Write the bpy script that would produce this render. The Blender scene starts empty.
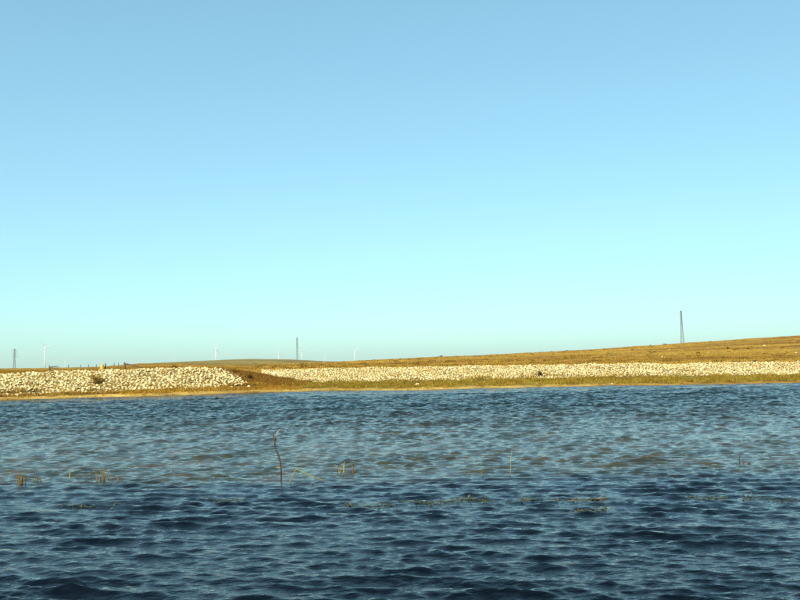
import bpy, math
import numpy as np
from mathutils import Matrix, Vector

rng = np.random.default_rng(7)
sc = bpy.context.scene
COL = sc.collection

# ------------------------------------------------------------------ camera
CAM_H, PITCH, ROLL = 2.5, math.atan(62 / 800), math.radians(1.2)
F_ = np.array([0, math.cos(PITCH), math.sin(PITCH)])
U0 = np.array([0, -math.sin(PITCH), math.cos(PITCH)])
R0 = np.array([1.0, 0, 0])
RX = math.cos(ROLL) * R0 - math.sin(ROLL) * U0
UX = math.sin(ROLL) * R0 + math.cos(ROLL) * U0
cam = bpy.data.cameras.new('camera')
cam.sensor_width = 36; cam.lens = 36; cam.clip_start = 0.1; cam.clip_end = 60000
co = bpy.data.objects.new('camera', cam); COL.objects.link(co)
m = Matrix.Identity(4)
for r in range(3):
    m[r][0], m[r][1], m[r][2] = RX[r], UX[r], -F_[r]
m[2][3] = CAM_H
co.matrix_world = m
sc.camera = co

# ------------------------------------------------------------------ sky, sun, exposure
SUN_EL, SUN_AZ = math.radians(36), math.radians(197)      # behind the camera, to the left
w = bpy.data.worlds.new('World'); sc.world = w; w.use_nodes = True
wn = w.node_tree.nodes; wl = w.node_tree.links; wn.clear()
sky = wn.new('ShaderNodeTexSky'); sky.sky_type = 'NISHITA'; sky.sun_disc = False
sky.sun_elevation = SUN_EL; sky.sun_rotation = SUN_AZ
sky.air_density = 1.0; sky.dust_density = 0.8; sky.ozone_density = 2.0; sky.altitude = 0
tint = wn.new('ShaderNodeMix'); tint.data_type = 'RGBA'; tint.blend_type = 'MULTIPLY'
tint.inputs[0].default_value = 1.0
tint.inputs[7].default_value = (1.09, 1.68, 1.72, 1)
gm = wn.new('ShaderNodeGamma'); gm.inputs[1].default_value = 0.60     # colour grade: flattens the sky's brightness gradient over the whole dome
bg = wn.new('ShaderNodeBackground'); bg.inputs[1].default_value = 0.15
wo = wn.new('ShaderNodeOutputWorld')
wl.new(sky.outputs[0], gm.inputs[0]); wl.new(gm.outputs[0], tint.inputs[6]); wl.new(tint.outputs[2], bg.inputs[0]); wl.new(bg.outputs[0], wo.inputs[0])
sd = bpy.data.lights.new('sun', 'SUN'); sd.energy = 4.6; sd.angle = math.radians(0.5); sd.color = (1, 0.91, 0.74)
so = bpy.data.objects.new('sun', sd); COL.objects.link(so)
sv = Vector((math.sin(SUN_AZ) * math.cos(SUN_EL), math.cos(SUN_AZ) * math.cos(SUN_EL), math.sin(SUN_EL)))
so.rotation_euler = sv.to_track_quat('Z', 'Y').to_euler()
so.location = (-30, -40, 60)
sc.view_settings.view_transform = 'Standard'; sc.view_settings.look = 'None'
sc.view_settings.gamma = 1; sc.view_settings.exposure = 0.45
sc.view_settings.use_curve_mapping = False

# ------------------------------------------------------------------ helpers
def at(x, y, Y):
    """world point at depth Y seen at photograph pixel (x, y)"""
    d = F_ + (x - 400) / 800 * RX + (300 - y) / 800 * UX
    return np.array([0, 0, CAM_H]) + d * (Y / d[1])
def on_water(x, y):
    d = F_ + (x - 400) / 800 * RX + (300 - y) / 800 * UX
    return np.array([0, 0, CAM_H]) + d * (-CAM_H / d[2])

def mat(name, rough=0.9, spec=0.2):
    M = bpy.data.materials.new(name); M.use_nodes = True
    b = M.node_tree.nodes['Principled BSDF']
    b.inputs['Roughness'].default_value = rough
    b.inputs['Specular IOR Level'].default_value = spec
    return M, M.node_tree.nodes, M.node_tree.links, b
def ramp(N, stops):
    r = N.new('ShaderNodeValToRGB'); e = r.color_ramp.elements
    while len(e) < len(stops): e.new(0.5)
    for k, (p, c) in enumerate(stops):
        e[k].position = p; e[k].color = (*c, 1)
    return r
def noise(N, L, scale, detail=4, vec=None, rough=0.55):
    n = N.new('ShaderNodeTexNoise'); n.inputs['Scale'].default_value = scale
    n.inputs['Detail'].default_value = detail; n.inputs['Roughness'].default_value = rough
    if vec is not None: L.new(vec, n.inputs['Vector'])
    return n
def mix(N, L, a, b, fac=1.0, mode='MULTIPLY'):
    x = N.new('ShaderNodeMix'); x.data_type = 'RGBA'; x.blend_type = mode
    for sock, v in ((0, fac), (6, a), (7, b)):
        if hasattr(v, 'is_linked'): L.new(v, x.inputs[sock])
        elif sock == 0: x.inputs[0].default_value = v
        else: x.inputs[sock].default_value = (*v, 1)
    return x.outputs[2]
def flat(name, c, rough=0.8, spec=0.2, var=0.25, scale=8):
    M, N, L, b = mat(name, rough, spec)
    tc = N.new('ShaderNodeTexCoord')
    n = noise(N, L, scale, 5, tc.outputs['Object'])
    r = ramp(N, [(0.3, [v * (1 - var) for v in c]), (0.7, [min(1, v * (1 + var)) for v in c])])
    L.new(n.outputs[0], r.inputs[0]); L.new(r.outputs[0], b.inputs['Base Color'])
    return M
def island(name, stops, rough=0.8, spec=0.2, trans=0.0):
    """each separate piece of a mesh (and each object) takes its own colour from the ramp"""
    M, N, L, b = mat(name, rough, spec)
    g = N.new('ShaderNodeNewGeometry'); oi = N.new('ShaderNodeObjectInfo')
    a = N.new('ShaderNodeMath'); a.operation = 'ADD'
    L.new(g.outputs['Random Per Island'], a.inputs[0]); L.new(oi.outputs['Random'], a.inputs[1])
    f = N.new('ShaderNodeMath'); f.operation = 'FRACT'; L.new(a.outputs[0], f.inputs[0])
    r = ramp(N, stops); L.new(f.outputs[0], r.inputs[0])
    L.new(r.outputs[0], b.inputs['Base Color'])
    if trans:
        t = N.new('ShaderNodeBsdfTranslucent'); L.new(r.outputs[0], t.inputs[0])
        ms = N.new('ShaderNodeMixShader'); ms.inputs[0].default_value = trans
        out = N['Material Output'] if 'Material Output' in N else N.new('ShaderNodeOutputMaterial')
        L.new(b.outputs[0], ms.inputs[1]); L.new(t.outputs[0], ms.inputs[2]); L.new(ms.outputs[0], out.inputs[0])
    return M, N, L, b, r

def link(name, me, material=None, parent=None, loc=(0, 0, 0)):
    o = bpy.data.objects.new(name, me); COL.objects.link(o)
    o.location = loc
    if material and me and not me.materials: me.materials.append(material)
    if parent: o.parent = parent
    return o
def tag(o, label=None, cat=None, group=None, kind=None):
    if label: o['label'] = label
    if cat: o['category'] = cat
    if group: o['group'] = group
    if kind: o['kind'] = kind
    return o
def mesh(name, V, Fc, smooth=False):
    me = bpy.data.meshes.new(name)
    V = np.asarray(V, dtype=np.float32)
    if isinstance(Fc, np.ndarray):
        k = Fc.shape[1]; n = len(Fc)
        me.vertices.add(len(V)); me.vertices.foreach_set('co', V.ravel())
        me.loops.add(n * k); me.loops.foreach_set('vertex_index', Fc.ravel().astype(np.int32))
        me.polygons.add(n)
        me.polygons.foreach_set('loop_start', np.arange(0, n * k, k, dtype=np.int32))
        me.polygons.foreach_set('loop_total', np.full(n, k, dtype=np.int32))
        me.update(calc_edges=True)
    else:
        me.from_pydata([tuple(v) for v in V.tolist()], [], Fc); me.update()
    me.polygons.foreach_set('use_smooth', np.full(len(me.polygons), smooth)); me.update()
    return me
def grid(name, V, smooth=True):
    """V: rows x cols x 3"""
    r, c = V.shape[:2]
    i = np.arange(r * c).reshape(r, c)
    Fq = np.stack([i[:-1, :-1], i[:-1, 1:], i[1:, 1:], i[1:, :-1]], -1).reshape(-1, 4)
    return mesh(name, V.reshape(-1, 3), Fq, smooth)
class MB:
    def __init__(s): s.v = []; s.f = []
    def tube(s, pts, rad, n=6, caps=True):
        pts = [Vector(p) for p in pts]; base = len(s.v); K = len(pts)
        for k, p in enumerate(pts):
            t = (pts[min(k + 1, K - 1)] - pts[max(k - 1, 0)]).normalized()
            a = t.orthogonal().normalized() if k == 0 else (a - t * a.dot(t)).normalized()
            b = t.cross(a); r = rad[k] if hasattr(rad, '__len__') else rad
            for q in range(n):
                g = 2 * math.pi * q / n
                s.v.append(p + (a * math.cos(g) + b * math.sin(g)) * r)
        for k in range(K - 1):
            for q in range(n):
                A = base + k * n; B = A + n
                s.f.append((A + q, A + (q + 1) % n, B + (q + 1) % n, B + q))
        if caps:
            s.f.append(tuple(base + q for q in range(n))[::-1]); s.f.append(tuple(base + (K - 1) * n + q for q in range(n)))
        return s
    def box(s, c, d, rz=0):
        b = len(s.v); cz, sz = math.cos(rz), math.sin(rz)
        for dz in (-1, 1):
            for dx, dy in ((-1, -1), (1, -1), (1, 1), (-1, 1)):
                x, y = dx * d[0] / 2, dy * d[1] / 2
                s.v.append(Vector((c[0] + x * cz - y * sz, c[1] + x * sz + y * cz, c[2] + dz * d[2] / 2)))
        for f in ((0, 3, 2, 1), (4, 5, 6, 7), (0, 1, 5, 4), (1, 2, 6, 5), (2, 3, 7, 6), (3, 0, 4, 7)):
            s.f.append(tuple(b + q for q in f))
        return s
    def leaf(s, p, d, up, L, W, bend=0.2):
        p = Vector(p); d = Vector(d).normalized(); up = Vector(up)
        side = d.cross(up).normalized(); nn = side.cross(d)
        b = len(s.v)
        s.v += [p, p + d * L * .45 + side * W / 2 + nn * .02 * L, p + d * L - nn * bend * L, p + d * L * .45 - side * W / 2 + nn * .02 * L]
        s.f += [(b, b + 1, b + 2), (b, b + 2, b + 3)]
        return s
    def mesh(s, name, smooth=False): return mesh(name, [tuple(v) for v in s.v], s.f, smooth)

def wob(x, seed, scales):
    """smooth 1-D wobble"""
    r = np.random.default_rng(seed); o = np.zeros_like(np.asarray(x, float))
    for lam, amp in scales:
        for k in range(3):
            o = o + amp / 1.7 * np.sin(2 * np.pi * np.asarray(x) / (lam * r.uniform(.7, 1.4)) + r.uniform(0, 6.28))
    return o
def wob2(x, y, seed, lam, amp, n=10):
    r = np.random.default_rng(seed); o = 0
    for k in range(n):
        a = r.uniform(0, 6.28); l = lam * r.uniform(.6, 1.7)
        o = o + np.sin((x * math.cos(a) + y * math.sin(a)) * 2 * np.pi / l + r.uniform(0, 6.28))
    return amp * o / math.sqrt(n / 2)

# ------------------------------------------------------------------ water
def build_water():
    Yr = [-1.0]; 
    while Yr[-1] < 84: Yr.append(Yr[-1] + min(.115, max(0.03, 0.0040 * (Yr[-1] + 2))) if Yr[-1] < 74 else Yr[-1] + .5)
    Yr = np.array(Yr)
    uc = np.arange(-0.66, 0.6601, 0.0019)
    outer = 0.66 * np.geomspace(1.02, 4.0, 24)
    uc = np.concatenate([-outer[::-1], uc, outer])
    Y, Uu = np.meshgrid(Yr, uc, indexing='ij')
    X = Uu * (Y + 2)
    sp_x = np.gradient(uc)[None, :] * (Y + 2); sp_y = np.gradient(Yr)[:, None] * np.ones_like(X)
    sp = np.maximum(sp_x, sp_y * .8)
    dX = np.zeros_like(X); dY = np.zeros_like(X); Z = np.zeros_like(X)
    r = np.random.default_rng(21)
    n = 180
    lam = np.exp(r.uniform(math.log(.085), math.log(1.1), n))
    main = math.radians(-98)
    weed = 1 / (1 + np.exp(-(Y - 17.6 - .5 * np.sin(X * .7) - .3 * np.sin(X * 1.9)) / .8))       # beyond the weed line waves are shorter
    deepw = 1 / (1 + np.exp(-(Y - 30) / 2.5)); weed = weed * (1 - .75 * deepw)
    gust = 1 + wob2(X, Y, 5, 4, .13)
    for k in range(n):
        l = lam[k]; th = main + r.normal(0, math.radians(13 if l > .45 else 17 if l > .22 else 30) + r.choice([-.16, .16]))
        kk = 2 * math.pi / l
        slope = 0.0335 * (min(1, (l / .2) ** .3)) * (1 if l < .6 else (.6 / l) ** 1.3)
        nearf = 1.08 if l < .42 else 1.08 * (.42 / l) ** 1.25
        a = slope / kk
        att = np.clip((l / sp - 2.2) / 1.3, 0, 1) * gust * (nearf + ((1.95 if l < .6 else .95) - nearf) * deepw)
        damp = 1 - weed * (0.8 if l > .45 else -.5)
        ph = kk * (X * math.cos(th) + Y * math.sin(th)) + r.uniform(0, 6.28)
        A = a * att * damp
        Z += A * np.cos(ph)
        q = .7
        dX -= q * A * math.cos(th) * np.sin(ph); dY -= q * A * math.sin(th) * np.sin(ph)
    shore = np.clip((66 - Y) / 5, 0.55, 1)
    V = np.stack([X + dX, Y + dY, Z * shore], -1)
    me = grid('water', V, True)
    M, N, L, b = mat('lake_water', 0.03, 0.5)
    b.inputs['IOR'].default_value = 1.333
    tc = N.new('ShaderNodeTexCoord'); P = tc.outputs['Object']
    sx = N.new('ShaderNodeSeparateXYZ'); L.new(P, sx.inputs[0])
    deep = (0.0003, 0.0012, 0.0034); murky = (.0045, .0105, .0065)
    n1 = noise(N, L, .55, 4, P); 
    mp = N.new('ShaderNodeMapping'); mp.inputs['Scale'].default_value = (.5, 1.6, 1); L.new(P, mp.inputs[0])
    n2 = noise(N, L, 2.0, 5, mp.outputs[0], .65)
    # submerged weed bed between 17.5 m and about 30 m out
    def mr(v, a, c, d=0, e=1):
        q = N.new('ShaderNodeMapRange'); L.new(v, q.inputs[0])
        for k, z in enumerate((a, c, d, e)): q.inputs[k + 1].default_value = z
        q.interpolation_type = 'SMOOTHSTEP'; return q.outputs[0]
    def mth(op, a, c):
        q = N.new('ShaderNodeMath'); q.operation = op
        for k, v in enumerate((a, c)):
            if hasattr(v, 'is_linked'): L.new(v, q.inputs[k])
            else: q.inputs[k].default_value = v
        return q.outputs[0]
    yj = mth('ADD', sx.outputs[1], mth('MULTIPLY', mth('SUBTRACT', n1.outputs[0], .5), 3.0))
    near = mr(yj, 16.4, 18.8); far = mr(yj, 46, 20)
    patch = mr(n2.outputs[0], .40, .62, .36, 1.0)
    bed = mth('MULTIPLY', mth('MULTIPLY', near, far), patch)
    bedc = ramp(N, [(.35, (.035, .034, .012)), (.55, (.062, .05, .018)), (.72, (.10, .058, .028))])
    L.new(n1.outputs[0], bedc.inputs[0])
    L.new(mix(N, L, mix(N, L, deep, murky, near, 'MIX'), bedc.outputs[0], bed, 'MIX'), b.inputs['Base Color'])
    # fine wind ripple
    mp2 = N.new('ShaderNodeMapping'); mp2.inputs['Scale'].default_value = (.6, 1.3, 1); L.new(P, mp2.inputs[0])
    r1 = noise(N, L, 8.5, 4, mp2.outputs[0], .6)
    bp = N.new('ShaderNodeBump'); bp.inputs['Strength'].default_value = .55; bp.inputs['Distance'].default_value = .042
    L.new(r1.outputs[0], bp.inputs['Height']); 
    r2 = noise(N, L, 4.2, 3, mp2.outputs[0], .55)
    bp2 = N.new('ShaderNodeBump'); bp2.inputs['Distance'].default_value = .16
    L.new(mr(sx.outputs[1], 12, 40, .1, .6), bp2.inputs['Strength'])
    L.new(r2.outputs[0], bp2.inputs['Height']); L.new(bp.outputs[0], bp2.inputs['Normal'])
    L.new(bp2.outputs[0], b.inputs['Normal'])
    o = link('water', me, M); tag(o, kind='structure')
build_water()

# ------------------------------------------------------------------ land: profiles read off as real heights
# column px : shore y, then (offset from the shore in m, pixel y) ...
SH = 3.0; CR = 8.0; FT = 11.0; RC = 15.5
TAB = {
 -260: (406.5, 400.5, 380.5, 380.0, 379.0, 376.5, 374.0),
 -120: (404, 398, 378, 377.5, 376.5, 374, 371.4),
 0:   (401, 394.8, 375, 374.5, 373.6, 371, 368.7),
 60:  (398.6, 393.3, 372.5, 372.2, 371.7, 370, 368.3),
 100: (397.6, 392.3, 371.3, 371.0, 370.4, 368.6, 366.7),
 140: (396.6, 391.0, 369.7, 369.4, 368.9, 366.8, 364.2),
 200: (394.8, 388.8, 368.6, 368.6, 368.2, 366.6, 364.8),
 228: (393.9, 387.6, 369.8, 371.0, 369.6, 367.0, 364.8),
 255: (393.0, 387.0, 372.8, 376.0, 371.0, 367.2, 364.8),
 285: (392.2, 387.0, 378.8, 381.0, 370.0, 367.0, 364.6),
 312: (391.4, 387.2, 384.6, 381.8, 369.2, 366.8, 364.4),
 400: (390.4, 386.8, 383.8, 380.2, 367.8, 365.2, 362.6),
 500: (388.2, 384.6, 381.6, 378.2, 366.3, 363.4, 360.6),
 600: (386.4, 382.8, 380.0, 376.8, 364.8, 361.2, 358.4),
 700: (384.8, 381.6, 378.8, 375.3, 363.7, 359.4, 356.0),
 800: (382.6, 379.8, 377.0, 373.8, 362.3, 357.2, 353.4),
 940: (379.6, 376.8, 374.2, 371.0, 359.4, 354, 350.0),
 1100: (376.2, 373.4, 370.8, 367.8, 356.2, 350.5, 346.0),
}
CREST = {  # the dry hill's skyline (px y at 400 m); left of it the land falls away behind the bank
 -260: 378, -120: 375.5, 0: 373, 140: 369, 230: 367, 290: 364.6, 330: 362.4, 350: 361.2, 370: 360.1, 400: 358.7, 440: 357.0,
 500: 354.4, 560: 350.8, 600: 349.0, 640: 346.6, 680: 343.6, 700: 342.0, 740: 338.6, 760: 337.2, 800: 335.4, 940: 330.5, 1100: 328}
cx = np.array(sorted(TAB)); 
shY = []; ucol = []; prof = []
for x in cx:
    row = TAB[x]
    s0 = on_water(x, row[0]); y0 = s0[1]; shY.append(y0); ucol.append(s0[0] / s0[1])
    zs = [at(x, row[k], y0 + d)[2] for k, d in ((1, SH), (2, CR), (3, FT), (4, RC), (5, 38))]
    zs.append(at(x, row[6], y0 + 95)[2])
    c = np.interp(x, sorted(CREST), [CREST[k] for k in sorted(CREST)])
    z4 = at(x, c, 400)[2]; z6 = zs[-1]
    zs += [z6 + (z4 - z6) * .55, z4]
    prof.append(zs)
shY = np.array(shY); ucol = np.array(ucol); prof = np.array(prof)
def shore_Y(u): return np.interp(u, ucol, shY) + wob(u * 75, 3, [(9, .35), (2.6, .16), (30, .5)])
def land_z(X, Y):
    X = np.asarray(X, float); Y = np.asarray(Y, float)
    u = X / Y; y0 = np.interp(u, ucol, shY); s = Y - shore_Y(u); sc_ = Y - y0
    cols = [np.interp(u, ucol, prof[:, k]) for k in range(prof.shape[1])]
    ks = [0, SH, CR, FT, RC, 38, 95]
    zs = [np.zeros_like(u)] + cols
    S = np.where(s < SH, s, sc_); S = np.where(s < SH, np.clip(s, -8, SH), np.maximum(sc_, 0))
    z = np.where(S < 0, S * .16, 0.0)
    for k in range(len(ks) - 1):
        t = np.clip((S - ks[k]) / (ks[k + 1] - ks[k]), 0, 1)
        z = np.where((S >= ks[k]) & (S < ks[k + 1]), zs[k] + (zs[k + 1] - zs[k]) * t, z)
    d95 = 95.0; Yb = y0 + 95
    t = (Y - Yb) / (400 - Yb)
    zmid, zc = cols[6], cols[7]; zb = cols[5]
    zh = np.where(t < .5, zb + (zmid - zb) * t * 2, zmid + (zc - zmid) * (t * 2 - 1))
    z = np.where(S >= 95, zh, z)
    z = np.where(Y > 400, np.maximum(zc - np.maximum(Y - 400, 0) ** 1.5 * .0016, -.9), z)
    amp = np.clip((S - .5) / 4, 0, 1)
    z = z + amp * wob2(X, Y, 11, 3.2, .035) + np.clip((S - 15) / 60, 0, 1) * wob2(X, Y, 12, 26, .10)
    return z
def land_s(X, Y): return np.asarray(Y) - shore_Y(np.asarray(X) / np.asarray(Y))

def land_material():
    M, N, L, b = mat('bank_soil_and_dry_grass', .95, .1)
    tc = N.new('ShaderNodeTexCoord'); P = tc.outputs['Object']
    at_ = N.new('ShaderNodeAttribute'); at_.attribute_name = 'tone'
    n1 = noise(N, L, .35, 6, P, .65); n2 = noise(N, L, 2.6, 6, P, .7)
    mp = N.new('ShaderNodeMapping'); mp.inputs['Scale'].default_value = (.02, .055, .3); L.new(P, mp.inputs[0])
    n3 = noise(N, L, 1.0, 5, mp.outputs[0], .6)
    r1 = ramp(N, [(.32, (.62, .62, .6)), (.68, (1.25, 1.22, 1.2))]); L.new(n1.outputs[0], r1.inputs[0])
    r2 = ramp(N, [(.3, (.7, .68, .62)), (.7, (1.25, 1.25, 1.25))]); L.new(n2.outputs[0], r2.inputs[0])
    r3 = ramp(N, [(.36, (.62, .5, .42)), (.5, (1, 1, 1)), (.62, (1.25, 1.3, 1.4))]); L.new(n3.outputs[0], r3.inputs[0])
    c = mix(N, L, at_.outputs['Color'], r1.outputs[0]); c = mix(N, L, c, r2.outputs[0]); c = mix(N, L, c, r3.outputs[0])
    L.new(c, b.inputs['Base Color'])
    bp = N.new('ShaderNodeBump'); bp.inputs['Strength'].default_value = .8; bp.inputs['Distance'].default_value = .25
    L.new(n2.outputs[0], bp.inputs['Height']); L.new(bp.outputs[0], b.inputs['Normal'])
    return M
SAND = np.array([.56, .36, .09]); WET = np.array([.30, .17, .045]); SOIL = np.array([.24, .155, .045])
GRN = np.array([.26, .185, .02]); GOLD = np.array([.375, .21, .025]); RUST = np.array([.24, .125, .02]); OLIVE = np.array([.26, .19, .045])
def build_land():
    s = np.concatenate([np.arange(-7, 1, .5), np.arange(1, 22, .28), np.geomspace(22.3, 330, 90)[1:], np.geomspace(335, 800, 20)])
    u = np.concatenate([-np.geomspace(1.7, .66, 30)[:-1], np.arange(-.66, .66, .0028), np.geomspace(.66, 1.7, 30)])
    Sg, Ug = np.meshgrid(s, u, indexing='ij')
    y0 = shore_Y(Ug); Y = y0 + Sg; X = Ug * Y
    Z = land_z(X, Y)
    me = grid('ground', np.stack([X, Y, Z], -1), True)
    xi = np.interp(Ug, ucol, cx)
    left = 1 / (1 + np.exp((xi - 262) / 8))            # 1 on the near bank
    def st(a, c, v): return np.clip((v - a) / (c - a), 0, 1)[..., None]
    j = wob2(X, Y, 31, 2.2, .35)
    base = np.broadcast_to(GOLD, X.shape + (3,)).copy()
    # hill tones: rustier low slope, golden crest, olive on the far left
    base = base * 1.0
    t = st(30, 200, Sg); base = base * (1 - .0 * t)
    L3 = left[..., None]
    # strip from shore: wet, sand, grass belt / soil beneath the stone
    col = WET + (SAND - WET) * st(.15, .6, Sg + .3 * j)
    belt = GRN * (1 - L3) + SOIL * L3
    col = col + (belt - col) * st(1.6, 2.6, Sg + j)
    stone = SOIL[None, None] * np.ones_like(base)
    onr = st(10.2, 11, Sg) * (1 - L3)
    col = col + (stone - col) * onr
    endslope = np.exp(-((xi - 268) / 30) ** 2)[..., None] * st(2.5, 4.5, Sg) * (1 - st(9.5, 11.5, Sg))
    col = col + (RUST - col) * endslope
    top = L3 * st(7.8, 8.6, Sg) + (1 - L3) * st(15.2, 15.9, Sg)
    plate = RUST * .55 + GOLD * .6
    hill = plate + (base - plate) * st(40, 150, Sg + 12 * j)
    col = col + (hill - col) * np.clip(top, 0, 1)
    a = me.attributes.new('tone', 'FLOAT_COLOR', 'POINT')
    cc = np.concatenate([col, np.ones(X.shape + (1,))], -1).astype(np.float32)
    a.data.foreach_set('color', cc.ravel())
    M = land_material(); o = link('ground', me, M); tag(o, kind='structure')
    # level plain running on to the horizon
    ys = np.geomspace(520, 14000, 40); us = np.linspace(-1, 1, 60)
    Yp, Up = np.meshgrid(ys, us, indexing='ij'); Xp = Up * (Yp * 1.6 + 600)
    mp = grid('plain', np.stack([Xp, Yp, np.full_like(Xp, .3) + np.clip(wob2(Xp, Yp, 9, 900, .25), -.5, .5)], -1))
    a = mp.attributes.new('tone', 'FLOAT_COLOR', 'POINT')
    a.data.foreach_set('color', np.tile(np.array([*OLIVE, 1], np.float32), Xp.size))
    tag(link('plain', mp, M), kind='structure')
    # olive ridge beyond the bank
    kx = [-400, -150, 20, 60, 100, 130, 180, 230, 252, 290, 310, 325, 345, 370, 410, 500, 900]
    ky = [381, 376, 371.5, 369.8, 367.4, 364.2, 361.8, 359.7, 359.1, 359.4, 360.4, 361.3, 361.4, 361.2, 361, 360, 354]
    u2 = np.linspace(-1.05, .7, 420); x2 = 400 + 800 * u2 * .997
    zc = np.array([at(a_, b_, 950)[2] for a_, b_ in zip(x2, np.interp(x2, kx, ky))])
    yy = np.linspace(560, 1500, 40)
    prof_ = np.where(yy < 950, .5 - .5 * np.cos(np.pi * np.clip((yy - 560) / 390, 0, 1)), .5 + .5 * np.cos(np.pi * np.clip((yy - 950) / 550, 0, 1)))
    Yh, Uh = np.meshgrid(yy, u2, indexing='ij')
    Zh = -.8 + (zc[None, :] + .8) * prof_[:, None] + wob2(Uh * Yh, Yh, 77, 120, .12) * prof_[:, None]
    mh = grid('hill', np.stack([Uh * Yh, Yh, Zh], -1))
    a = mh.attributes.new('tone', 'FLOAT_COLOR', 'POINT')
    a.data.foreach_set('color', np.tile(np.array([*OLIVE, 1], np.float32), Yh.size))
    tag(link('hill', mh, M), kind='structure')
build_land()

# ------------------------------------------------------------------ riprap stones
def hull_rock(seed):
    import bmesh
    r = np.random.default_rng(seed); bm = bmesh.new()
    p = r.normal(size=(12, 3)); p /= np.linalg.norm(p, axis=1)[:, None]
    p *= r.uniform(.68, 1.12, (12, 1)); p *= np.array([1, r.uniform(.7, .95), r.uniform(.45, .72)])
    for v in p: bm.verts.new(v)
    bmesh.ops.convex_hull(bm, input=bm.verts)
    bmesh.ops.delete(bm, geom=[v for v in bm.verts if not v.link_faces], context='VERTS')
    bmesh.ops.triangulate(bm, faces=bm.faces)
    bm.verts.index_update()
    V = np.array([v.co[:] for v in bm.verts]); Fc = np.array([[v.index for v in f.verts] for f in bm.faces])
    bm.free(); return V, Fc
ROCKS = [hull_rock(100 + k) for k in range(10)]
ROCKM, N, L, b, rr = island('pale_limestone', [(0, (.30, .20, .08)), (.10, (.52, .40, .18)), (.5, (.70, .58, .30)), (.85, (.82, .71, .41)), (1, (.58, .41, .16))], .9, .15)
tc = N.new('ShaderNodeTexCoord'); n_ = noise(N, L, 6, 5, tc.outputs['Object'], .7)
r_ = ramp(N, [(.3, (.7, .65, .55)), (.6, (1.1, 1.1, 1.1))]); L.new(n_.outputs[0], r_.inputs[0])
L.new(mix(N, L, rr.outputs[0], r_.outputs[0]), b.inputs['Base Color'])
bp_ = N.new('ShaderNodeBump'); bp_.inputs['Strength'].default_value = .5; bp_.inputs['Distance'].default_value = .04
L.new(n_.outputs[0], bp_.inputs['Height']); L.new(bp_.outputs[0], b.inputs['Normal'])
ROCKME = []
for k, (V, Fc) in enumerate(ROCKS):
    me = mesh('rock', V, Fc); me.materials.append(ROCKM); ROCKME.append(me)
def euler_mats(e):
    c, s = np.cos(e), np.sin(e)
    Rx = np.zeros((len(e), 3, 3)); Ry = Rx.copy(); Rz = Rx.copy()
    Rx[:, 0, 0] = 1; Rx[:, 1, 1] = c[:, 0]; Rx[:, 1, 2] = -s[:, 0]; Rx[:, 2, 1] = s[:, 0]; Rx[:, 2, 2] = c[:, 0]
    Ry[:, 1, 1] = 1; Ry[:, 0, 0] = c[:, 1]; Ry[:, 0, 2] = s[:, 1]; Ry[:, 2, 0] = -s[:, 1]; Ry[:, 2, 2] = c[:, 1]
    Rz[:, 2, 2] = 1; Rz[:, 0, 0] = c[:, 2]; Rz[:, 0, 1] = -s[:, 2]; Rz[:, 1, 0] = s[:, 2]; Rz[:, 1, 1] = c[:, 2]
    return Rz @ Ry @ Rx
def riprap(name, label, xr, inside, sr, n, size, seed):
    r = np.random.default_rng(seed)
    u = np.interp(r.uniform(xr[0], xr[1], n * 3), cx, ucol); s = r.uniform(sr[0], sr[1], n * 3)
    xi = np.interp(u, ucol, cx)
    keep = inside(xi, s, r); u, s, xi = u[keep][:n], s[keep][:n], xi[keep][:n]; n = len(u)
    Y = np.interp(u, ucol, shY) + s; X = u * Y; Z = land_z(X, Y)
    sz = size * np.exp(r.normal(0, .42, n)) * .5; sz = np.clip(sz, size * .22, size * 1.05)
    # cheap overlap rejection on a hash grid, big stones first
    o = np.argsort(-sz); kept = []; cell = {}
    for i in o:
        a, c = X[i] / size, Y[i] / size; ok = True
        for da in (-1, 0, 1):
            for dc in (-1, 0, 1):
                for q in cell.get((int(math.floor(a)) + da, int(math.floor(c)) + dc), ()):
                    if math.hypot(X[i] - X[q], (Y[i] - Y[q]) * 1.08) < .74 * (sz[i] + sz[q]): ok = False; break
                if not ok: break
            if not ok: break
        if ok:
            cell.setdefault((int(math.floor(a)), int(math.floor(c))), []).append(i); kept.append(i)
    kept = np.array(kept)
    X, Y, Z, sz, xi = X[kept], Y[kept], Z[kept], sz[kept], xi[kept]
    E = np.stack([r.normal(.25, .35, len(X)), r.normal(0, .35, len(X)), r.uniform(0, 6.28, len(X))], 1)
    kind = r.integers(0, len(ROCKS), len(X)); Z = Z + sz * r.uniform(.15, .38, len(X))
    org = (float(np.mean(X)), float(np.mean(Y)), float(np.min(Z)))
    root = bpy.data.objects.new(name, None); COL.objects.link(root); root.location = org
    tag(root, label, 'stone bank', 'stone facings of the lake bank')
    vis = (xi > 0) & (xi < 800)
    order = np.argsort(-np.where(vis, sz / Y, 0)); single = set(order[:300].tolist())
    for i in order[:300]:
        ob = bpy.data.objects.new('rock', ROCKME[kind[i]]); COL.objects.link(ob); ob.parent = root
        ob.location = (X[i] - org[0], Y[i] - org[1], Z[i] - org[2]); ob.rotation_euler = E[i]; ob.scale = (sz[i],) * 3
    R = euler_mats(E); VV = []; FF = []; base = 0
    for i in range(len(X)):
        if i in single: continue
        V, Fc = ROCKS[kind[i]]
        VV.append((V * sz[i]) @ R[i].T + [X[i] - org[0], Y[i] - org[1], Z[i] - org[2]]); FF.append(Fc + base); base += len(V)
    rest = link('rubble', mesh('rubble', np.concatenate(VV), np.concatenate(FF)), ROCKM, root); tag(rest, kind='stuff')
    print(name, len(X))
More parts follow.
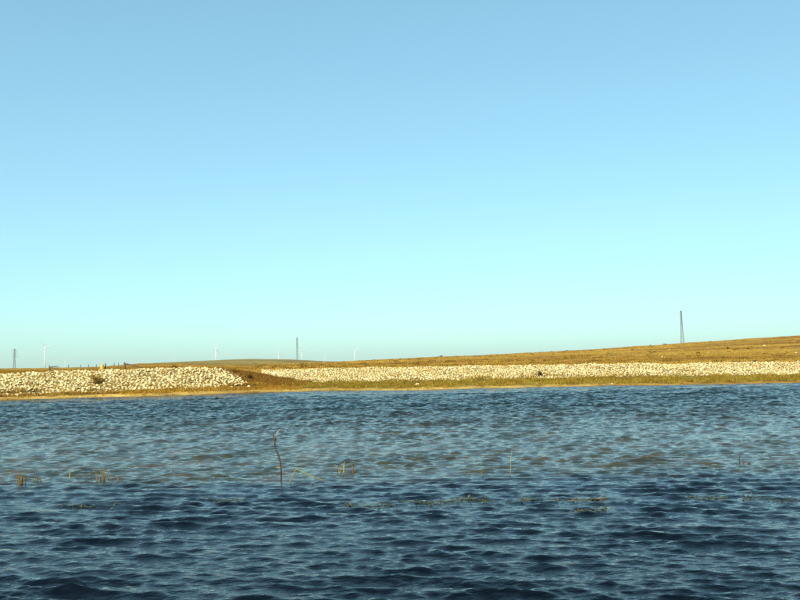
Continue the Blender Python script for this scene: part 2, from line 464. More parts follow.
def in_left(xi, s, r):
    lim = 250 - np.clip((s - 3) / 5, 0, 1) * 26
    hole = np.exp(-(((xi - 98) / 7) ** 2 + ((s - 5.2) / .9) ** 2)) > .5
    return (xi < lim + r.normal(0, 3, len(xi))) & ~hole & (s > 3.0 + r.normal(0, .25, len(xi)) + np.clip((xi - 150) / 100, 0, 1) * .5)
riprap('stone_facing', 'nearer bank of large pale stones on the left, ending at a brown grass slope', (-200, 262), in_left, (2.7, 8.5), 36000, .215, 1)
def in_right(xi, s, r):
    return (s > 10.9 + r.normal(0, .35, len(xi)) + .5 * np.sin(xi * .11)) & (s < 15.7 + r.normal(0, .1, len(xi)))
riprap('stone_facing', 'long farther bank of small pale stones behind green grass, running off to the right', (262, 980), in_right, (10.0, 16), 70000, .165, 2)

# ------------------------------------------------------------------ grass
def grass_mesh(X, Y, Z, h, w, r, nb=5, spread=.12, lean=.35):
    n = len(X); k = n * nb
    bx = np.repeat(X, nb) + r.normal(0, spread, k); by = np.repeat(Y, nb) + r.normal(0, spread, k)
    bz = np.repeat(Z, nb) - .03; hh = np.repeat(h, nb) * r.uniform(.55, 1.1, k); ww = np.repeat(w, nb)
    a = r.uniform(0, 6.28, k); la = r.uniform(0, 6.28, k); ln = np.abs(r.normal(0, lean, k)) * hh
    sx, sy = np.cos(a) * ww / 2, np.sin(a) * ww / 2
    lx, ly = np.cos(la) * ln, np.sin(la) * ln
    P = np.empty((k, 5, 3))
    P[:, 0] = np.stack([bx - sx, by - sy, bz], 1); P[:, 1] = np.stack([bx + sx, by + sy, bz], 1)
    P[:, 2] = np.stack([bx + sx * .8 + lx * .35, by + sy * .8 + ly * .35, bz + hh * .58], 1)
    P[:, 3] = np.stack([bx - sx * .8 + lx * .35, by - sy * .8 + ly * .35, bz + hh * .58], 1)
    P[:, 4] = np.stack([bx + lx, by + ly, bz + hh], 1)
    b0 = np.arange(k)[:, None] * 5
    T = np.concatenate([b0 + [0, 1, 2], b0 + [0, 2, 3], b0 + [3, 2, 4]], 0)
    return mesh('grass', P.reshape(-1, 3), T)
GREENM = island('green_bank_grass', [(0, (.12, .095, .008)), (.35, (.25, .205, .016)), (.7, (.34, .26, .026)), (1, (.46, .30, .05))], .8, .15, .3)[0]
DRYM = island('dry_golden_grass', [(0, (.29, .14, .016)), (.4, (.46, .255, .025)), (.8, (.54, .32, .04)), (1, (.62, .41, .08))], .85, .1, .25)[0]
RUSTM = island('rust_brown_grass', [(0, (.15, .075, .010)), (.4, (.27, .145, .018)), (.8, (.36, .205, .028)), (1, (.46, .29, .05))], .85, .1, .2)[0]
RAMPM = island('red_brown_grass', [(0, (.13, .055, .010)), (.5, (.235, .11, .016)), (1, (.35, .185, .03))], .85, .1, .2)[0]
def patchy(M, big, stops):
    N = M.node_tree.nodes; L = M.node_tree.links
    rp = [n for n in N if n.type == 'VALTORGB'][0]
    tc = N.new('ShaderNodeTexCoord'); mp = N.new('ShaderNodeMapping'); mp.inputs['Scale'].default_value = big; L.new(tc.outputs['Object'], mp.inputs[0])
    n = noise(N, L, 1.0, 5, mp.outputs[0], .6); r3 = ramp(N, stops); L.new(n.outputs[0], r3.inputs[0])
    c = mix(N, L, rp.outputs[0], r3.outputs[0])
    for lk in list(rp.outputs[0].links):
        if lk.to_node.type in ('BSDF_PRINCIPLED', 'BSDF_TRANSLUCENT'): L.new(c, lk.to_socket)
patchy(DRYM, (.02, .055, .3), [(.36, (.66, .52, .42)), (.5, (1, 1, 1)), (.62, (1.2, 1.25, 1.35))])
patchy(GREENM, (.55, 1.1, .3), [(.36, (.66, .42, .4)), (.48, (1.02, .9, .9)), (.62, (1.3, 1.16, 1.3))])
patchy(RUSTM, (.35, .8, .3), [(.34, (.62, .6, .55)), (.5, (1, 1, 1)), (.64, (1.3, 1.35, 1.4))])
def scatter(name, label, cat, xr, sr, n, hr, wr, M, seed, cond=None, nb=5, spread=.12, lean=.35, geo=False):
    r = np.random.default_rng(seed)
    u = np.interp(r.uniform(xr[0], xr[1], n), cx, ucol)
    s = np.exp(r.uniform(math.log(sr[0]), math.log(sr[1]), n)) if geo else r.uniform(sr[0], sr[1], n)
    if cond is not None:
        k = cond(np.interp(u, ucol, cx), s, r, u); u, s = u[k], s[k]
    Y = shore_Y(u) + s; X = u * Y; Z = land_z(X, Y)
    sc_ = np.maximum(1, Y / 110) if geo else 1
    me = grass_mesh(X, Y, Z, r.uniform(*hr, len(X)) * np.minimum(sc_, 1.5), r.uniform(*wr, len(X)) * sc_, r, nb, spread, lean)
    o = link(name, me, M); tag(o, label, cat, kind='stuff'); return o
def clump(xi, s, r, u, th=-.2): return wob2(u * 75, s * 2.0, 41, 4, 1.0) + r.normal(0, .6, len(u)) > th
scatter('bank_grass', 'green and yellow grass belt between the sand strip and the farther stones', 'grass', (282, 1000), (2.2, 11.4), 15000, (.12, .36), (.03, .06), GREENM, 51, clump)
scatter('fringe_grass', 'thin brown grass fringe below the nearer stones', 'grass', (-200, 262), (1.7, 3.5), 3600, (.12, .3), (.03, .06), RUSTM, 52)
scatter('dry_fringe_grass', 'pale yellow dry grass between the sand and the tip of the nearer stones', 'grass', (120, 300), (1.5, 3.6), 3000, (.1, .26), (.03, .05), DRYM, 57)
scatter('rust_grass', 'rust brown grass on the sloping end of the nearer bank', 'grass', (205, 318), (2.6, 11), 9000, (.07, .22), (.03, .06), RAMPM, 53,
        lambda xi, s, r, u: (xi > 252 - np.clip((s - 3) / 5, 0, 1) * 34) & (s > 3 + (xi - 215) / 90 * 1.6) & (xi < 312 - (11 - s) * 1.5))
scatter('bank_top_grass', 'dry brown grass along the top of the nearer bank', 'grass', (-200, 262), (8.1, 40), 7000, (.08, .2), (.03, .07), RUSTM, 54)
scatter('stone_weeds', 'dry weeds growing between the stones of both banks', 'grass', (-150, 1000), (3.2, 15.4), 1500, (.16, .38), (.03, .05), DRYM, 55,
        lambda xi, s, r, u: ((xi < 240) & (s < 8)) | ((xi > 300) & (s > 11.2)), 6, .10)
scatter('hill_grass', 'golden dry grass covering the long low hill', 'grass', (255, 1000), (15.6, 320), 26000, (.08, .26), (.04, .08), DRYM, 56, lambda xi, s, r, u: clump(xi, s, r, u) & ((s > 110 + 40 * wob(u * 60, 8, [(14, .5)])) | (r.uniform(0, 1, len(s)) < .4)), 4, .16, .4, True)
TUSM = island('dark_tussock_grass', [(0, (.09, .06, .006)), (.5, (.16, .10, .010)), (1, (.24, .14, .018))], .9, .1, .15)[0]
scatter('hill_tussocks', 'dark brown tussocks dotted over the long hill', 'grass', (255, 1000), (18, 330), 520, (.12, .3), (.06, .12), TUSM, 59, None, 22, .3, .6, True)
scatter('hill_foot_grass', 'rust brown grass on the lower slope of the long hill', 'grass', (330, 1000), (15.8, 125), 9000, (.08, .26), (.04, .08), RUSTM, 58, clump, 4, .16, .4, True)

scatter('wrack_line', 'thin dark line of washed-up weed along the sand edge', 'wrack', (-150, 1000), (.25, .75), 2600, (.02, .07), (.05, .12), TUSM, 60, lambda xi, s, r, u: wob(u * 75, 15, [(7, .8), (2, .5)]) + r.normal(0, .5, len(u)) > .5, 4, .12, 1.2)
scatter('sand_tufts', 'sparse dry tufts standing on the sand strip', 'grass', (-150, 1000), (.8, 2.2), 1300, (.06, .2), (.03, .05), RUSTM, 61, clump, 6, .1, .4)
# ------------------------------------------------------------------ shrubs, boulders
SHR = island('brown_shrub_leaves', [(0, (.30, .16, .02)), (.5, (.50, .30, .045)), (1, (.64, .42, .09))], .85, .1, .25)[0]
SHD = island('dark_shrub_leaves', [(0, (.035, .035, .010)), (.5, (.075, .065, .018)), (1, (.13, .10, .03))], .85, .1, .2)[0]
TWIG = flat('twig_bark', (.09, .05, .025))
def shrub(x, y, Y, wd, ht, label, M, seed):
    r = np.random.default_rng(seed); p = at(x, y, Y); z = float(land_z(p[0], p[1]))
    root = bpy.data.objects.new('shrub', None); COL.objects.link(root); root.location = (p[0], p[1], z)
    tag(root, label, 'shrub', 'low shrubs on the bank and hill')
    mb = MB(); lf = MB()
    for k in range(9):
        a = r.uniform(0, 6.28); e = Vector((math.cos(a) * wd * .45 * r.uniform(.3, 1), math.sin(a) * wd * .45 * r.uniform(.3, 1), ht * r.uniform(.55, 1)))
        mb.tube([(0, 0, -.05), e * .5 + Vector((0, 0, ht * .1)), e], [.02, .014, .006], 4)
        for q in range(60):
            c = e * r.uniform(.35, 1.0) + Vector(r.normal(0, 1, 3)) * wd * .10
            c.z = max(c.z, .02)
            d = Vector(r.normal(0, 1, 3)); d.z = abs(d.z) * .7
            lf.leaf(c, d, Vector((.13, .2, .97)), wd * r.uniform(.07, .16), wd * r.uniform(.03, .06))
    link('stem', mb.mesh('stem'), TWIG, root); link('foliage', lf.mesh('foliage'), M, root)
def ss(x, s):   # depth of the point s metres behind the shore at column x
    return float(np.interp(x, cx, shY)) + s
shrub(98, 379, ss(98, 4.9), 1.5, .85, 'rounded golden brown shrub in the middle of the nearer stones', SHR, 1)
shrub(47, 382, ss(47, 5.4), .55, .32, 'small brown shrub among the nearer stones, left of the rounded one', SHR, 2)
shrub(232, 375, ss(232, 7.2), .95, .55, 'dark brown shrub high on the grassy end of the nearer bank', SHR, 3)
shrub(250, 378, ss(250, 5.6), .75, .42, 'dark shrub at the tip of the nearer stones', SHD, 4)
shrub(540, 376, ss(540, 11.6), .85, .48, 'dark green shrub at the foot of the farther stones', SHD, 5)
shrub(441, 356, 396, 1.8, .5, 'tiny dark shrub alone on the hill skyline above the farther stones', SHD, 6)
shrub(728, 351, 210, 1.1, .36, 'dark shrub on the golden hillside, left of the pale boulder', SHD, 7)
shrub(748, 352.5, 200, .8, .3, 'small dark shrub on the golden hillside, just below the pale boulder', SHD, 8)
shrub(755, 361, ss(755, 17.5), .5, .26, 'dark shrub at the top edge of the farther stones', SHD, 9)
shrub(175, 366.6, ss(175, 12), .9, .38, 'low brown shrub on the nearer bank top', SHR, 10)
def on_land(x, y, lo=66, hi=402):
    """first point of the land that pixel (x, y) looks at"""
    for Y in np.arange(lo, hi, .25):
        p = at(x, y, Y)
        if p[2] <= float(land_z(p[0], p[1])): return p
    return at(x, y, hi)
def boulder(x, y, size, label, k):
    p = on_land(x, y + .4); o = link('boulder', ROCKME[k], None)
    s_ = size * p[1] / 800 / 2; o.location = (p[0], p[1], float(land_z(p[0], p[1])) + s_ * .3); o.scale = (s_, s_, s_); o.rotation_euler = (.1, .1, k)
    tag(o, label, 'boulder', 'single pale boulders')
boulder(662, 357, 3.4, 'pale boulder on the golden hillside below the right pylon', 1)
boulder(764.5, 345.5, 2.8, 'small pale boulder high on the golden hillside', 3)
boulder(796, 353, 4.2, 'tan boulder on the golden hillside at the right edge', 4)
boulder(417, 384.8, 5.0, 'pale boulder lying at the sand edge of the grass belt', 6)
boulder(612, 383.6, 3.0, 'little pale stone on the sand below the right grass belt', 7)
boulder(80, 397.0, 2.6, 'little pale stone on the left sand strip', 8)

# ------------------------------------------------------------------ fence remains, drum
WOOD = flat('weathered_wood', (.15, .105, .07), .9, .1, .35, 5)
def post(x, ytop, Y, label, wd=.16, tilt=0.0):
    p = at(x, ytop, Y); z = float(land_z(p[0], p[1])); h = max(.35, p[2] - z)
    mb = MB().tube([(0, 0, -.2), (tilt * .3, 0, h * .5), (tilt, .03, h)], [wd / 2, wd / 2 * .95, wd / 2 * .85], 7)
    o = link('fence_post', mb.mesh('fence_post', True), WOOD); o.location = (p[0], p[1], z)
    tag(o, label, 'post', 'fence posts on the bank skyline')
    return o
for x, yt, lab, t in ((68.5, 364.8, 'leftmost short fence post on the bank skyline', .0), (80.5, 364.4, 'second fence post from the left on the bank skyline', .05),
                      (88.6, 364.3, 'third fence post from the left, left of the yellow drum', -.04), (96.2, 364.2, 'fence post just left of the yellow drum', .03),
                      (114, 362.8, 'first fence post right of the yellow drum', .04), (118.6, 362.6, 'second fence post right of the yellow drum', -.03)):
    post(x, yt, ss(x, 92), lab, .15, t)
post(105.4, 363.4, ss(105, 17.4), 'thick dark post touching the right side of the yellow drum', .17, .02)
YEL = flat('faded_yellow_paint', (.60, .43, .08), .5, .4, .15, 6)
def drum(x, y, Y):
    p = at(x, y, Y); z = float(land_z(p[0], p[1])); r = .185
    root = bpy.data.objects.new('drum', None); COL.objects.link(root); root.location = (p[0], p[1], z)
    tag(root, 'small yellow drum standing on the nearer bank top beside a dark post', 'drum')
    pts = [(0, 0, -.04)]; rad = [r]
    prof = [(.0, r), (.02, r * 1.04), (.04, r), (.16, r), (.175, r * 1.05), (.19, r), (.33, r), (.345, r * 1.05), (.36, r), (.47, r), (.49, r * 1.04), (.51, r)]
    mb = MB().tube([(0, 0, q) for q, _ in prof], [q for _, q in prof], 18); link('body', mb.mesh('body', False), YEL, root)
    link('lid', MB().tube([(0, 0, .512), (0, 0, .53)], [r * .93, r * .9], 18).mesh('lid'), YEL, root)
    link('bung', MB().tube([(.09, 0, .53), (.09, 0, .55)], .03, 8).mesh('bung'), WOOD, root)
drum(102, 369.5, ss(102, 17))
def broken_fence(x0, x1, yb, Y, label, kind):
    a = at(x0, yb, Y); z = float(land_z(a[0], a[1])); m_ = Y / 800
    root = bpy.data.objects.new('broken_fence', None); COL.objects.link(root); root.location = (a[0], a[1], z)
    tag(root, label, 'fence', 'broken fence remains on the bank')
    o = np.array([a[0], a[1], z])
    def P(*pix): return [tuple(at(x, y, Y - .1) - o) for x, y in pix]
    if kind == 0:
        t = at(49.2, 365.6, Y)[2] - z
        link('post', MB().tube([(0, 0, -.2), (.02, 0, t * .6), (-.03, 0, t)], [.085, .08, .07], 7).mesh('post', True), WOOD, root)
        link('rail', MB().tube(P((49.2, 367.2), (54, 366.7), (58.6, 366.2)), [.05, .05, .035], 6).mesh('rail', True), WOOD, root)
        link('rail', MB().tube(P((49.6, 367.6), (56, 368.5), (62.5, 370.2)), [.055, .05, .035], 6).mesh('rail', True), WOOD, root)
    else:
        t = at(125, 362.2, Y)[2] - z
        link('post', MB().tube([(0, 0, -.2), (-.02, 0, t * .6), (-.06, 0, t)], [.11, .11, .09], 7).mesh('post', True), WOOD, root)
        link('rail', MB().tube(P((124.2, 363.4), (132, 365.2), (143, 367.8)), [.075, .07, .05], 6).mesh('rail', True), WOOD, root)
broken_fence(49.5, 62, 370.4, ss(50, 15), 'fallen wooden fence rails on a post, left on the bank skyline', 0)
broken_fence(125, 143, 367.6, ss(125, 13), 'dark post with one rail slanting down to the right on the bank top', 1)

# ------------------------------------------------------------------ pylons
STEEL = flat('weathered_steel', (.15, .15, .17), .9, .05, .15, .4)
def pylon(x, ytop, ybase, H, label, wb, wt, arm, yaw, mem):
    Y = H * 800 / (ybase - ytop)
    p = at(x, ybase, Y); z = p[2] - 1.5
    if x < 600: z = min(z, .4)
    root = bpy.data.objects.new('pylon', None); COL.objects.link(root); root.location = (p[0], p[1], z); root.rotation_euler = (0, 0, yaw)
    tag(root, label, 'pylon', 'lattice power pylons on the horizon')
    Ht = at(x, ytop, Y)[2] - z
    def hw(t): return (wb + (wt - wb) * min(1, t / .62)) / 2
    lv = [0, .14, .27, .38, .48, .56, .63, .70, .77, .84, .91, .97]
    for sx, sy in ((1, 1), (-1, 1), (-1, -1), (1, -1)):
        link('leg', MB().tube([(sx * hw(t), sy * hw(t), t * Ht) for t in lv], mem, 4).mesh('leg'), STEEL, root)
    br = MB()
    cs = ((1, 1), (-1, 1), (-1, -1), (1, -1))
    for k in range(len(lv) - 1):
        t0, t1 = lv[k], lv[k + 1]; a, c = hw(t0), hw(t1)
        for q in range(4):
            A, B = cs[q], cs[(q + 1) % 4]
            br.tube([(A[0] * a, A[1] * a, t0 * Ht), (B[0] * c, B[1] * c, t1 * Ht)], mem * .7, 3)
            br.tube([(B[0] * a, B[1] * a, t0 * Ht), (A[0] * c, A[1] * c, t1 * Ht)], mem * .7, 3)
            br.tube([(A[0] * c, A[1] * c, t1 * Ht), (B[0] * c, B[1] * c, t1 * Ht)], mem * .7, 3)
    link('bracing', br.mesh('bracing'), STEEL, root)
    for t in (.63, .77, .91):
        c = MB(); w0 = hw(t)
        for sgn in (-1, 1):
            tip = (sgn * arm, 0, t * Ht)
            for sy in (-1, 1):
                c.tube([(sgn * w0, sy * w0, t * Ht), tip], mem * .8, 3); c.tube([(sgn * w0, sy * w0, (t + .06) * Ht), tip], mem * .8, 3)
        ca = link('crossarm', c.mesh('crossarm'), STEEL, root)
        for sgn in (-1, 1):
            link('insulator', MB().tube([(sgn * arm, 0, t * Ht), (sgn * arm, 0, t * Ht - 2.4)], .22, 5).mesh('insulator'), STEEL, ca)
    link('peak', MB().tube([(0, 0, .96 * Ht), (0, 0, Ht)], [hw(1) * .9, .15], 4).mesh('peak'), STEEL, root)
pylon(14.3, 348.5, 368.4, 40, 'small grey lattice pylon at the far left of the horizon', 4.4, 2.0, 4.6, .25, .2)
pylon(297.3, 337, 360.5, 40, 'tall grey lattice pylon in the dip beside the left hills', 3.0, 1.9, 3.0, 1.2, .10)
pylon(682.5, 310, 343.5, 40, 'tallest grey lattice pylon, standing behind the right hill crest', 3.5, 1.5, 3.4, .95, .15)

# ------------------------------------------------------------------ wind turbines
WHITE = flat('white_turbine_paint', (.70, .70, .70), .5, .4, .03, .1)
DARK = flat('dark_nacelle_vent', (.16, .17, .18), .6)
def turbine(x, yhub, Y, label, blade_px, phase, yaw, ground=.2):
    p = at(x, yhub, Y); root = bpy.data.objects.new('wind_turbine', None); COL.objects.link(root)
    root.location = (p[0], p[1], ground); root.rotation_euler = (0, 0, yaw)
    tag(root, label, 'wind turbine', 'wind turbines on the horizon')
    H = p[2] - ground; R = blade_px * Y / 800; k = H / 70
    link('tower', MB().tube([(0, 0, -1), (0, 0, H * .5), (0, 0, H - 1.6 * k)], [2.1 * k, 1.7 * k, 1.3 * k], 14).mesh('tower', True), WHITE, root)
    nb = MB().tube([(0, 5.5, H), (0, 4.5, H), (0, -1.5, H), (0, -3, H)], [1.2, 2.0, 2.1, 1.6], 10)
    na = link('nacelle', nb.mesh('nacelle', False), WHITE, root)
    link('vent', MB().box((0, 5.52, H), (1.4, .3, 1.4)).mesh('vent'), DARK, na)
    hub = link('hub', MB().tube([(0, -3, H), (0, -4.4, H), (0, -5.4, H), (0, -5.9, H)], [1.6, 1.6, 1.1, .3], 12).mesh('hub', True), WHITE, root)
    for b_ in range(3):
        a = math.radians(phase + 120 * b_); d = Vector((math.cos(a), 0, math.sin(a))); sd_ = Vector((-math.sin(a), 0, math.cos(a)))
        mb = MB(); o = Vector((0, -4.2, H)); cs = []
        for t, ch, th in ((.0, 1.1, 1.0), (.05, .95, .85), (.18, 3.0, .6), (.45, 2.2, .4), (.75, 1.4, .3), (.97, .7, .15), (1, .1, .05)):
            c = o + d * (R * t); b0 = len(mb.v)
            mb.v += [c + sd_ * ch * .65, c + Vector((0, th, 0)), c - sd_ * ch * .35, c - Vector((0, th, 0))]; cs.append(b0)
        for A, B in zip(cs[:-1], cs[1:]):
            for q in range(4): mb.f.append((A + q, A + (q + 1) % 4, B + (q + 1) % 4, B + q))
        mb.f.append((cs[-1], cs[-1] + 1, cs[-1] + 2, cs[-1] + 3))
        link('blade', mb.mesh('blade', True), WHITE, root)
turbine(45.3, 347.2, 2600, 'nearest and tallest white wind turbine, right of the far left pylon', 9.5, 128, .85)
turbine(65.2, 360.2, 5200, 'small distant white wind turbine just right of the tallest one', 6, 80, .6)
turbine(173.4, 358.5, 6500, 'faintest tiny wind turbine, alone above the olive ridge, its tower mostly hidden', 4.5, 60, .4)
turbine(215.6, 348.8, 3600, 'white wind turbine standing alone above the middle of the olive ridge', 8, 75, 1.25)
turbine(278.4, 352.6, 4600, 'white wind turbine just left of the middle pylon', 6, 100, .5)
turbine(302.0, 349.2, 4000, 'white wind turbine just right of the middle pylon', 7, 130, .5)
turbine(324.6, 356.8, 6200, 'tiny wind turbine peeping over the dip between the hills', 4.5, 50, .5)
turbine(354.4, 350.4, 4300, 'rightmost white wind turbine, above the start of the golden hill', 7, 45, .4)

# ------------------------------------------------------------------ plants standing in the water
STICK = flat('wet_dark_branch', (.045, .03, .022), .6, .4, .4, 12)
LEAFY = island('yellow_green_reed', [(0, (.30, .27, .05)), (.5, (.45, .42, .09)), (1, (.55, .45, .14))], .6, .3, .25)[0]
REEDM = island('brown_green_reed', [(0, (.16, .12, .025)), (.5, (.26, .20, .05)), (.8, (.30, .14, .05)), (1, (.40, .30, .10))], .7, .3, .25)[0]
RED = flat('reddish_stem', (.09, .045, .025), .7, .3, .3, 20)
PALE = flat('pale_dry_leaf', (.30, .26, .15), .7, .2, .2, 20)
def rel(pix, Y, o): return [tuple(at(x, y, Y) - o) for x, y in pix]
def branch():
    o = on_water(281.2, 478.5); Y = o[1]
    root = bpy.data.objects.new('dead_branch', None); COL.objects.link(root); root.location = tuple(o)
    tag(root, 'dark crooked branch with a pale leaf at its tip standing out of the water', 'branch')
    pix = [(281.3, 486), (281.3, 478), (281, 470), (280.3, 462), (279.2, 457), (277.4, 452.5), (275.6, 448.5), (274.8, 444), (274.8, 440), (275.6, 436.5), (276.2, 434)]
    P = rel(pix, Y, o)
    link('stem', MB().tube(P, [.019, .018, .018, .017, .018, .016, .015, .015, .012, .008, .005], 7).mesh('stem', True), STICK, root)
    def lf(px, Mx, nm, wd=.03):
        pts = [Vector(q) for q in rel(px, Y - .02, o)]; mb = MB()
        for k, q in enumerate(pts):
            t = k / (len(pts) - 1); w_ = wd * math.sin(math.pi * (0.12 + .83 * t)); d = (pts[min(k + 1, len(pts) - 1)] - pts[max(k - 1, 0)]).normalized()
            s_ = d.cross(Vector((0, 1, 0))).normalized(); mb.v += [q - s_ * w_ / 2, q + Vector((0, .008, 0)), q + s_ * w_ / 2]
            if k:
                b0 = 3 * (k - 1); mb.f += [(b0, b0 + 1, b0 + 4, b0 + 3), (b0 + 1, b0 + 2, b0 + 5, b0 + 4)]
        return link(nm, mb.mesh(nm, True), Mx, root)
    lf([(275.6, 437), (276.2, 434), (277.6, 431.5), (279.4, 429.4), (280.4, 429)], PALE, 'leaf', .018)
    lf([(275, 442), (274, 439), (273.6, 436), (274.2, 433.2)], RED, 'leaf', .035)
    lf([(275, 443), (276, 440), (276.4, 437.5)], RED, 'leaf', .03)
    lf([(279.6, 459), (277.8, 458.2), (276.4, 458.4)], RED, 'leaf', .022)
    lf([(280.8, 468), (279, 467), (277, 467.2), (275.8, 467.8)], LEAFY, 'leaf', .022)
branch()
def bent_reed():
    o = on_water(291, 482); Y = o[1]; o2 = on_water(323, 480.5)
    pix = [(288.4, 486.5), (290.2, 481), (292.4, 476.5), (294.6, 471.6), (296, 469.3), (298.2, 470), (303, 472.2), (309, 475), (315, 477.6), (321, 479.4), (325.5, 480.6)]
    P = rel(pix, Y, o)
    mb = MB().tube(P, [.010, .011, .011, .011, .010, .011, .011, .010, .009, .007, .003], 6)
    ob = link('bent_reed', mb.mesh('bent_reed', True), LEAFY); ob.location = tuple(o)
    tag(ob, 'yellow green reed bent over into the water beside the dark branch', 'reed')
bent_reed()
def reed_clump(x, y, wpx, hpx, n, label, seed, M=REEDM, red=True):
    r = np.random.default_rng(seed); o = on_water(x, y); Y = o[1]; k = Y / 800
    root = bpy.data.objects.new('reed_clump', None); COL.objects.link(root); root.location = tuple(o)
    tag(root, label, 'reeds', 'reeds standing in the shallow water')
    mb = MB()
    for i in range(n):
        bx, by = r.normal(0, wpx * .22) * k, r.normal(0, wpx * .22) * k
        h = hpx * k * r.uniform(.45, 1.05); ln = r.normal(0, .3) * h; ly = r.normal(0, .15) * h
        wd = r.uniform(.004, .0075)
        P = [(bx, by, -.15), (bx + ln * .1, by, h * .3), (bx + ln * .4, by + ly * .5, h * .7), (bx + ln, by + ly, h * r.uniform(.85, 1))]
        mb.tube(P, [wd, wd, wd * .8, wd * .25], 4)
    link('blades', mb.mesh('blades', True), M, root)
    if red:
        m2 = MB()
        for i in range(max(2, n // 5)):
            bx = r.normal(0, wpx * .35) * k; h = hpx * k * r.uniform(.3, .6)
            m2.tube([(bx, 0, -.15), (bx + .03, .02, h * .6), (bx + r.normal(0, .12), .0, h)], [.011, .011, .004], 4)
        link('stalks', m2.mesh('stalks', True), RED, root)
reed_clump(20, 484, 13, 16, 12, 'leftmost reed clump standing in the shallow water', 1)
reed_clump(103.5, 481, 14, 15, 12, 'reed clump in the water between the left edge and the dark branch', 2)
reed_clump(36, 482, 5, 9, 3, 'few short stalks just right of the leftmost reed clump', 3)
reed_clump(70, 479, 5, 11, 3, 'thin stalks between the two left reed clumps', 4, LEAFY, False)
reed_clump(119, 480, 5, 6, 3, 'short stalks just right of the second reed clump', 5)
reed_clump(341, 473, 9, 13, 7, 'tan stalks in the water right of the bent yellow reed', 6, LEAFY)
reed_clump(353, 473, 5, 12, 3, 'sparse brown stalks right of the tan stalks', 7)
reed_clump(469.5, 475, 2, 8, 2, 'short dark stalk left of centre pair in open water', 8, REEDM, False)
reed_clump(482, 476, 2, 7, 2, 'shorter of the two dark stalks, beside the tall pale stem', 9, REEDM, False)
reed_clump(511, 473, 2, 25, 1, 'tall thin pale yellow stem standing alone in the water', 10, LEAFY, False)
def twig(pix, r0, M, label):
    o = on_water(*pix[0]); P = rel(pix, o[1], o); P = [(P[0][0], 0, -.15)] + P
    n = len(P); mb = MB().tube(P, [r0 * (1 - .7 * k / (n - 1)) for k in range(n)], 6)
    ob = link('twig', mb.mesh('twig', True), M); ob.location = tuple(o); tag(ob, label, 'twig', 'twigs standing in the water')
twig([(740, 463), (739.2, 460), (739.6, 456), (741, 451.5)], .014, STICK, 'dark upright twig in the water far to the right')
twig([(742, 464), (745, 462.2), (748.5, 462.8), (752, 463.8)], .020, RED, 'red brown twig lying low beside the dark upright twig')

# ------------------------------------------------------------------ floating pondweed
WEED = island('pondweed_leaf', [(0, (.012, .02, .008)), (.35, (.03, .04, .01)), (.65, (.07, .06, .015)), (1, (.17, .11, .03))], .5, .4, .15)[0]
def pondweed(x0, x1, y, n, label, seed, dens=1.0, thick=1.4):
    r = np.random.default_rng(seed); o = on_water((x0 + x1) / 2, y); k = o[1] / 800
    mb = MB(); cl = r.uniform(x0, x1, max(3, int((x1 - x0) / 9)))
    for i in range(int(n * 1.6)):
        x = cl[r.integers(len(cl))] + r.normal(0, 3.2); q = on_water(x, y + r.normal(0, thick) + math.sin(x * .09) * 1.2) - o
        d = Vector((r.normal(0, 1), r.normal(0, 1), r.uniform(.02, .35))); L_ = r.uniform(.035, .075)
        mb.leaf(Vector(tuple(q)) + Vector((0, 0, r.uniform(.0, .035))), d, (0.05, -.3, 1), L_, L_ * .5, .25)
    st = rel([], 1, o); xs = np.linspace(x0, x1, 12)
    P = [tuple(on_water(x, y + math.sin(x * .09) * 1.2 + r.normal(0, .2)) - o + np.array([0, 0, .012])) for x in xs]
    root = bpy.data.objects.new('pondweed', None); COL.objects.link(root); root.location = tuple(o)
    tag(root, label, 'pondweed', 'floating pondweed strands')
    link('leaves', mb.mesh('leaves'), WEED, root); link('stem', MB().tube(P, .008, 4).mesh('stem', True), WEED, root)
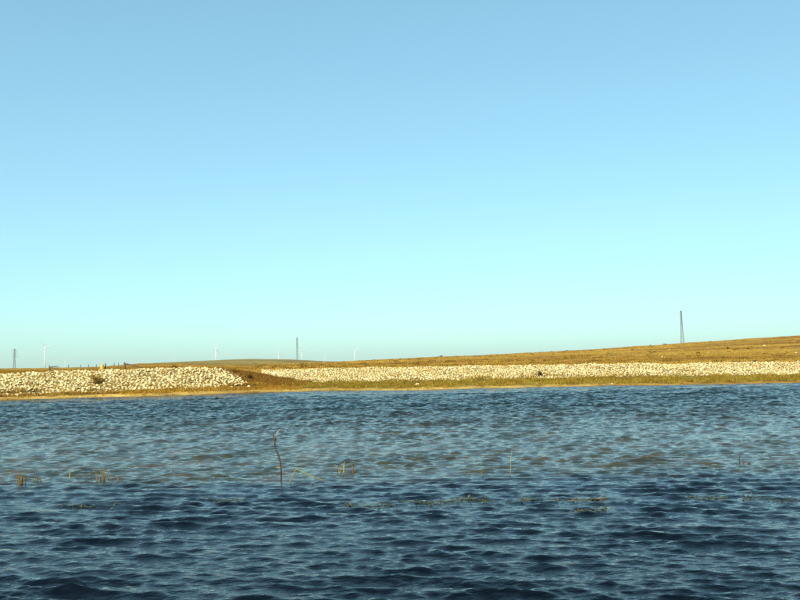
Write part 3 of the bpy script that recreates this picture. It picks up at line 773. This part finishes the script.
pondweed(56, 116, 506, 46, 'leftmost floating pondweed strand, below the left reed clumps', 1)
pondweed(198, 246, 500, 26, 'floating pondweed strand below and left of the dark branch', 2)
pondweed(344, 398, 506, 34, 'sparse floating pondweed strand left of the densest one', 3)
pondweed(398, 432, 503, 24, 'short floating pondweed strand between the sparse and the densest one', 4)
pondweed(438, 496, 501, 85, 'densest brown and green floating pondweed strand near the centre', 5)
pondweed(505, 560, 501, 34, 'thin floating pondweed strand just right of the densest one', 6)
pondweed(565, 610, 500, 30, 'floating pondweed strand above the brown leafy one', 7)
pondweed(572, 604, 511, 60, 'brown leafy pondweed piece floating lowest, right of centre', 8, 1, .8)
pondweed(678, 730, 498, 42, 'dark floating pondweed strand toward the right', 9)
pondweed(742, 792, 500, 30, 'rightmost sparse floating pondweed strand', 10)
FEA = flat('white_feather', (.8, .8, .76), .7, .2, .05, 10)
def feather():
    o = on_water(170.3, 473); mb = MB(); mb.tube([(-.07, 0, .03), (0, 0, .05), (.08, .01, .075)], [.004, .005, .003], 5)
    for k in range(10):
        t = -.05 + .012 * k
        for sg in (-1, 1): mb.leaf((t, 0, .045 + t * .3), (.5, sg, .35), (0, 0, 1), .055, .02, .1)
    ob = link('feather', mb.mesh('feather'), FEA); ob.location = tuple(o); ob.scale = (.4, .4, .6); tag(ob, 'small white feather floating between the left reeds and the branch', 'feather')
feather()

# ------------------------------------------------------------------ thin haze over the whole plain
HZ = bpy.data.materials.new('thin_haze'); HZ.use_nodes = True
hn = HZ.node_tree.nodes; hl = HZ.node_tree.links; hn.clear()
ho = hn.new('ShaderNodeOutputMaterial'); hv = hn.new('ShaderNodeVolumePrincipled')
hv.inputs['Color'].default_value = (.84, 1, .90, 1); hv.inputs['Density'].default_value = 6.5e-5; hv.inputs['Anisotropy'].default_value = 0.0
hl.new(hv.outputs[0], ho.inputs['Volume'])
hz = link('haze', MB().box((0, 6900, 69), (50000, 15000, 146)).mesh('haze'), HZ); tag(hz, kind='stuff', label='thin pale haze over the far plain', cat='haze')
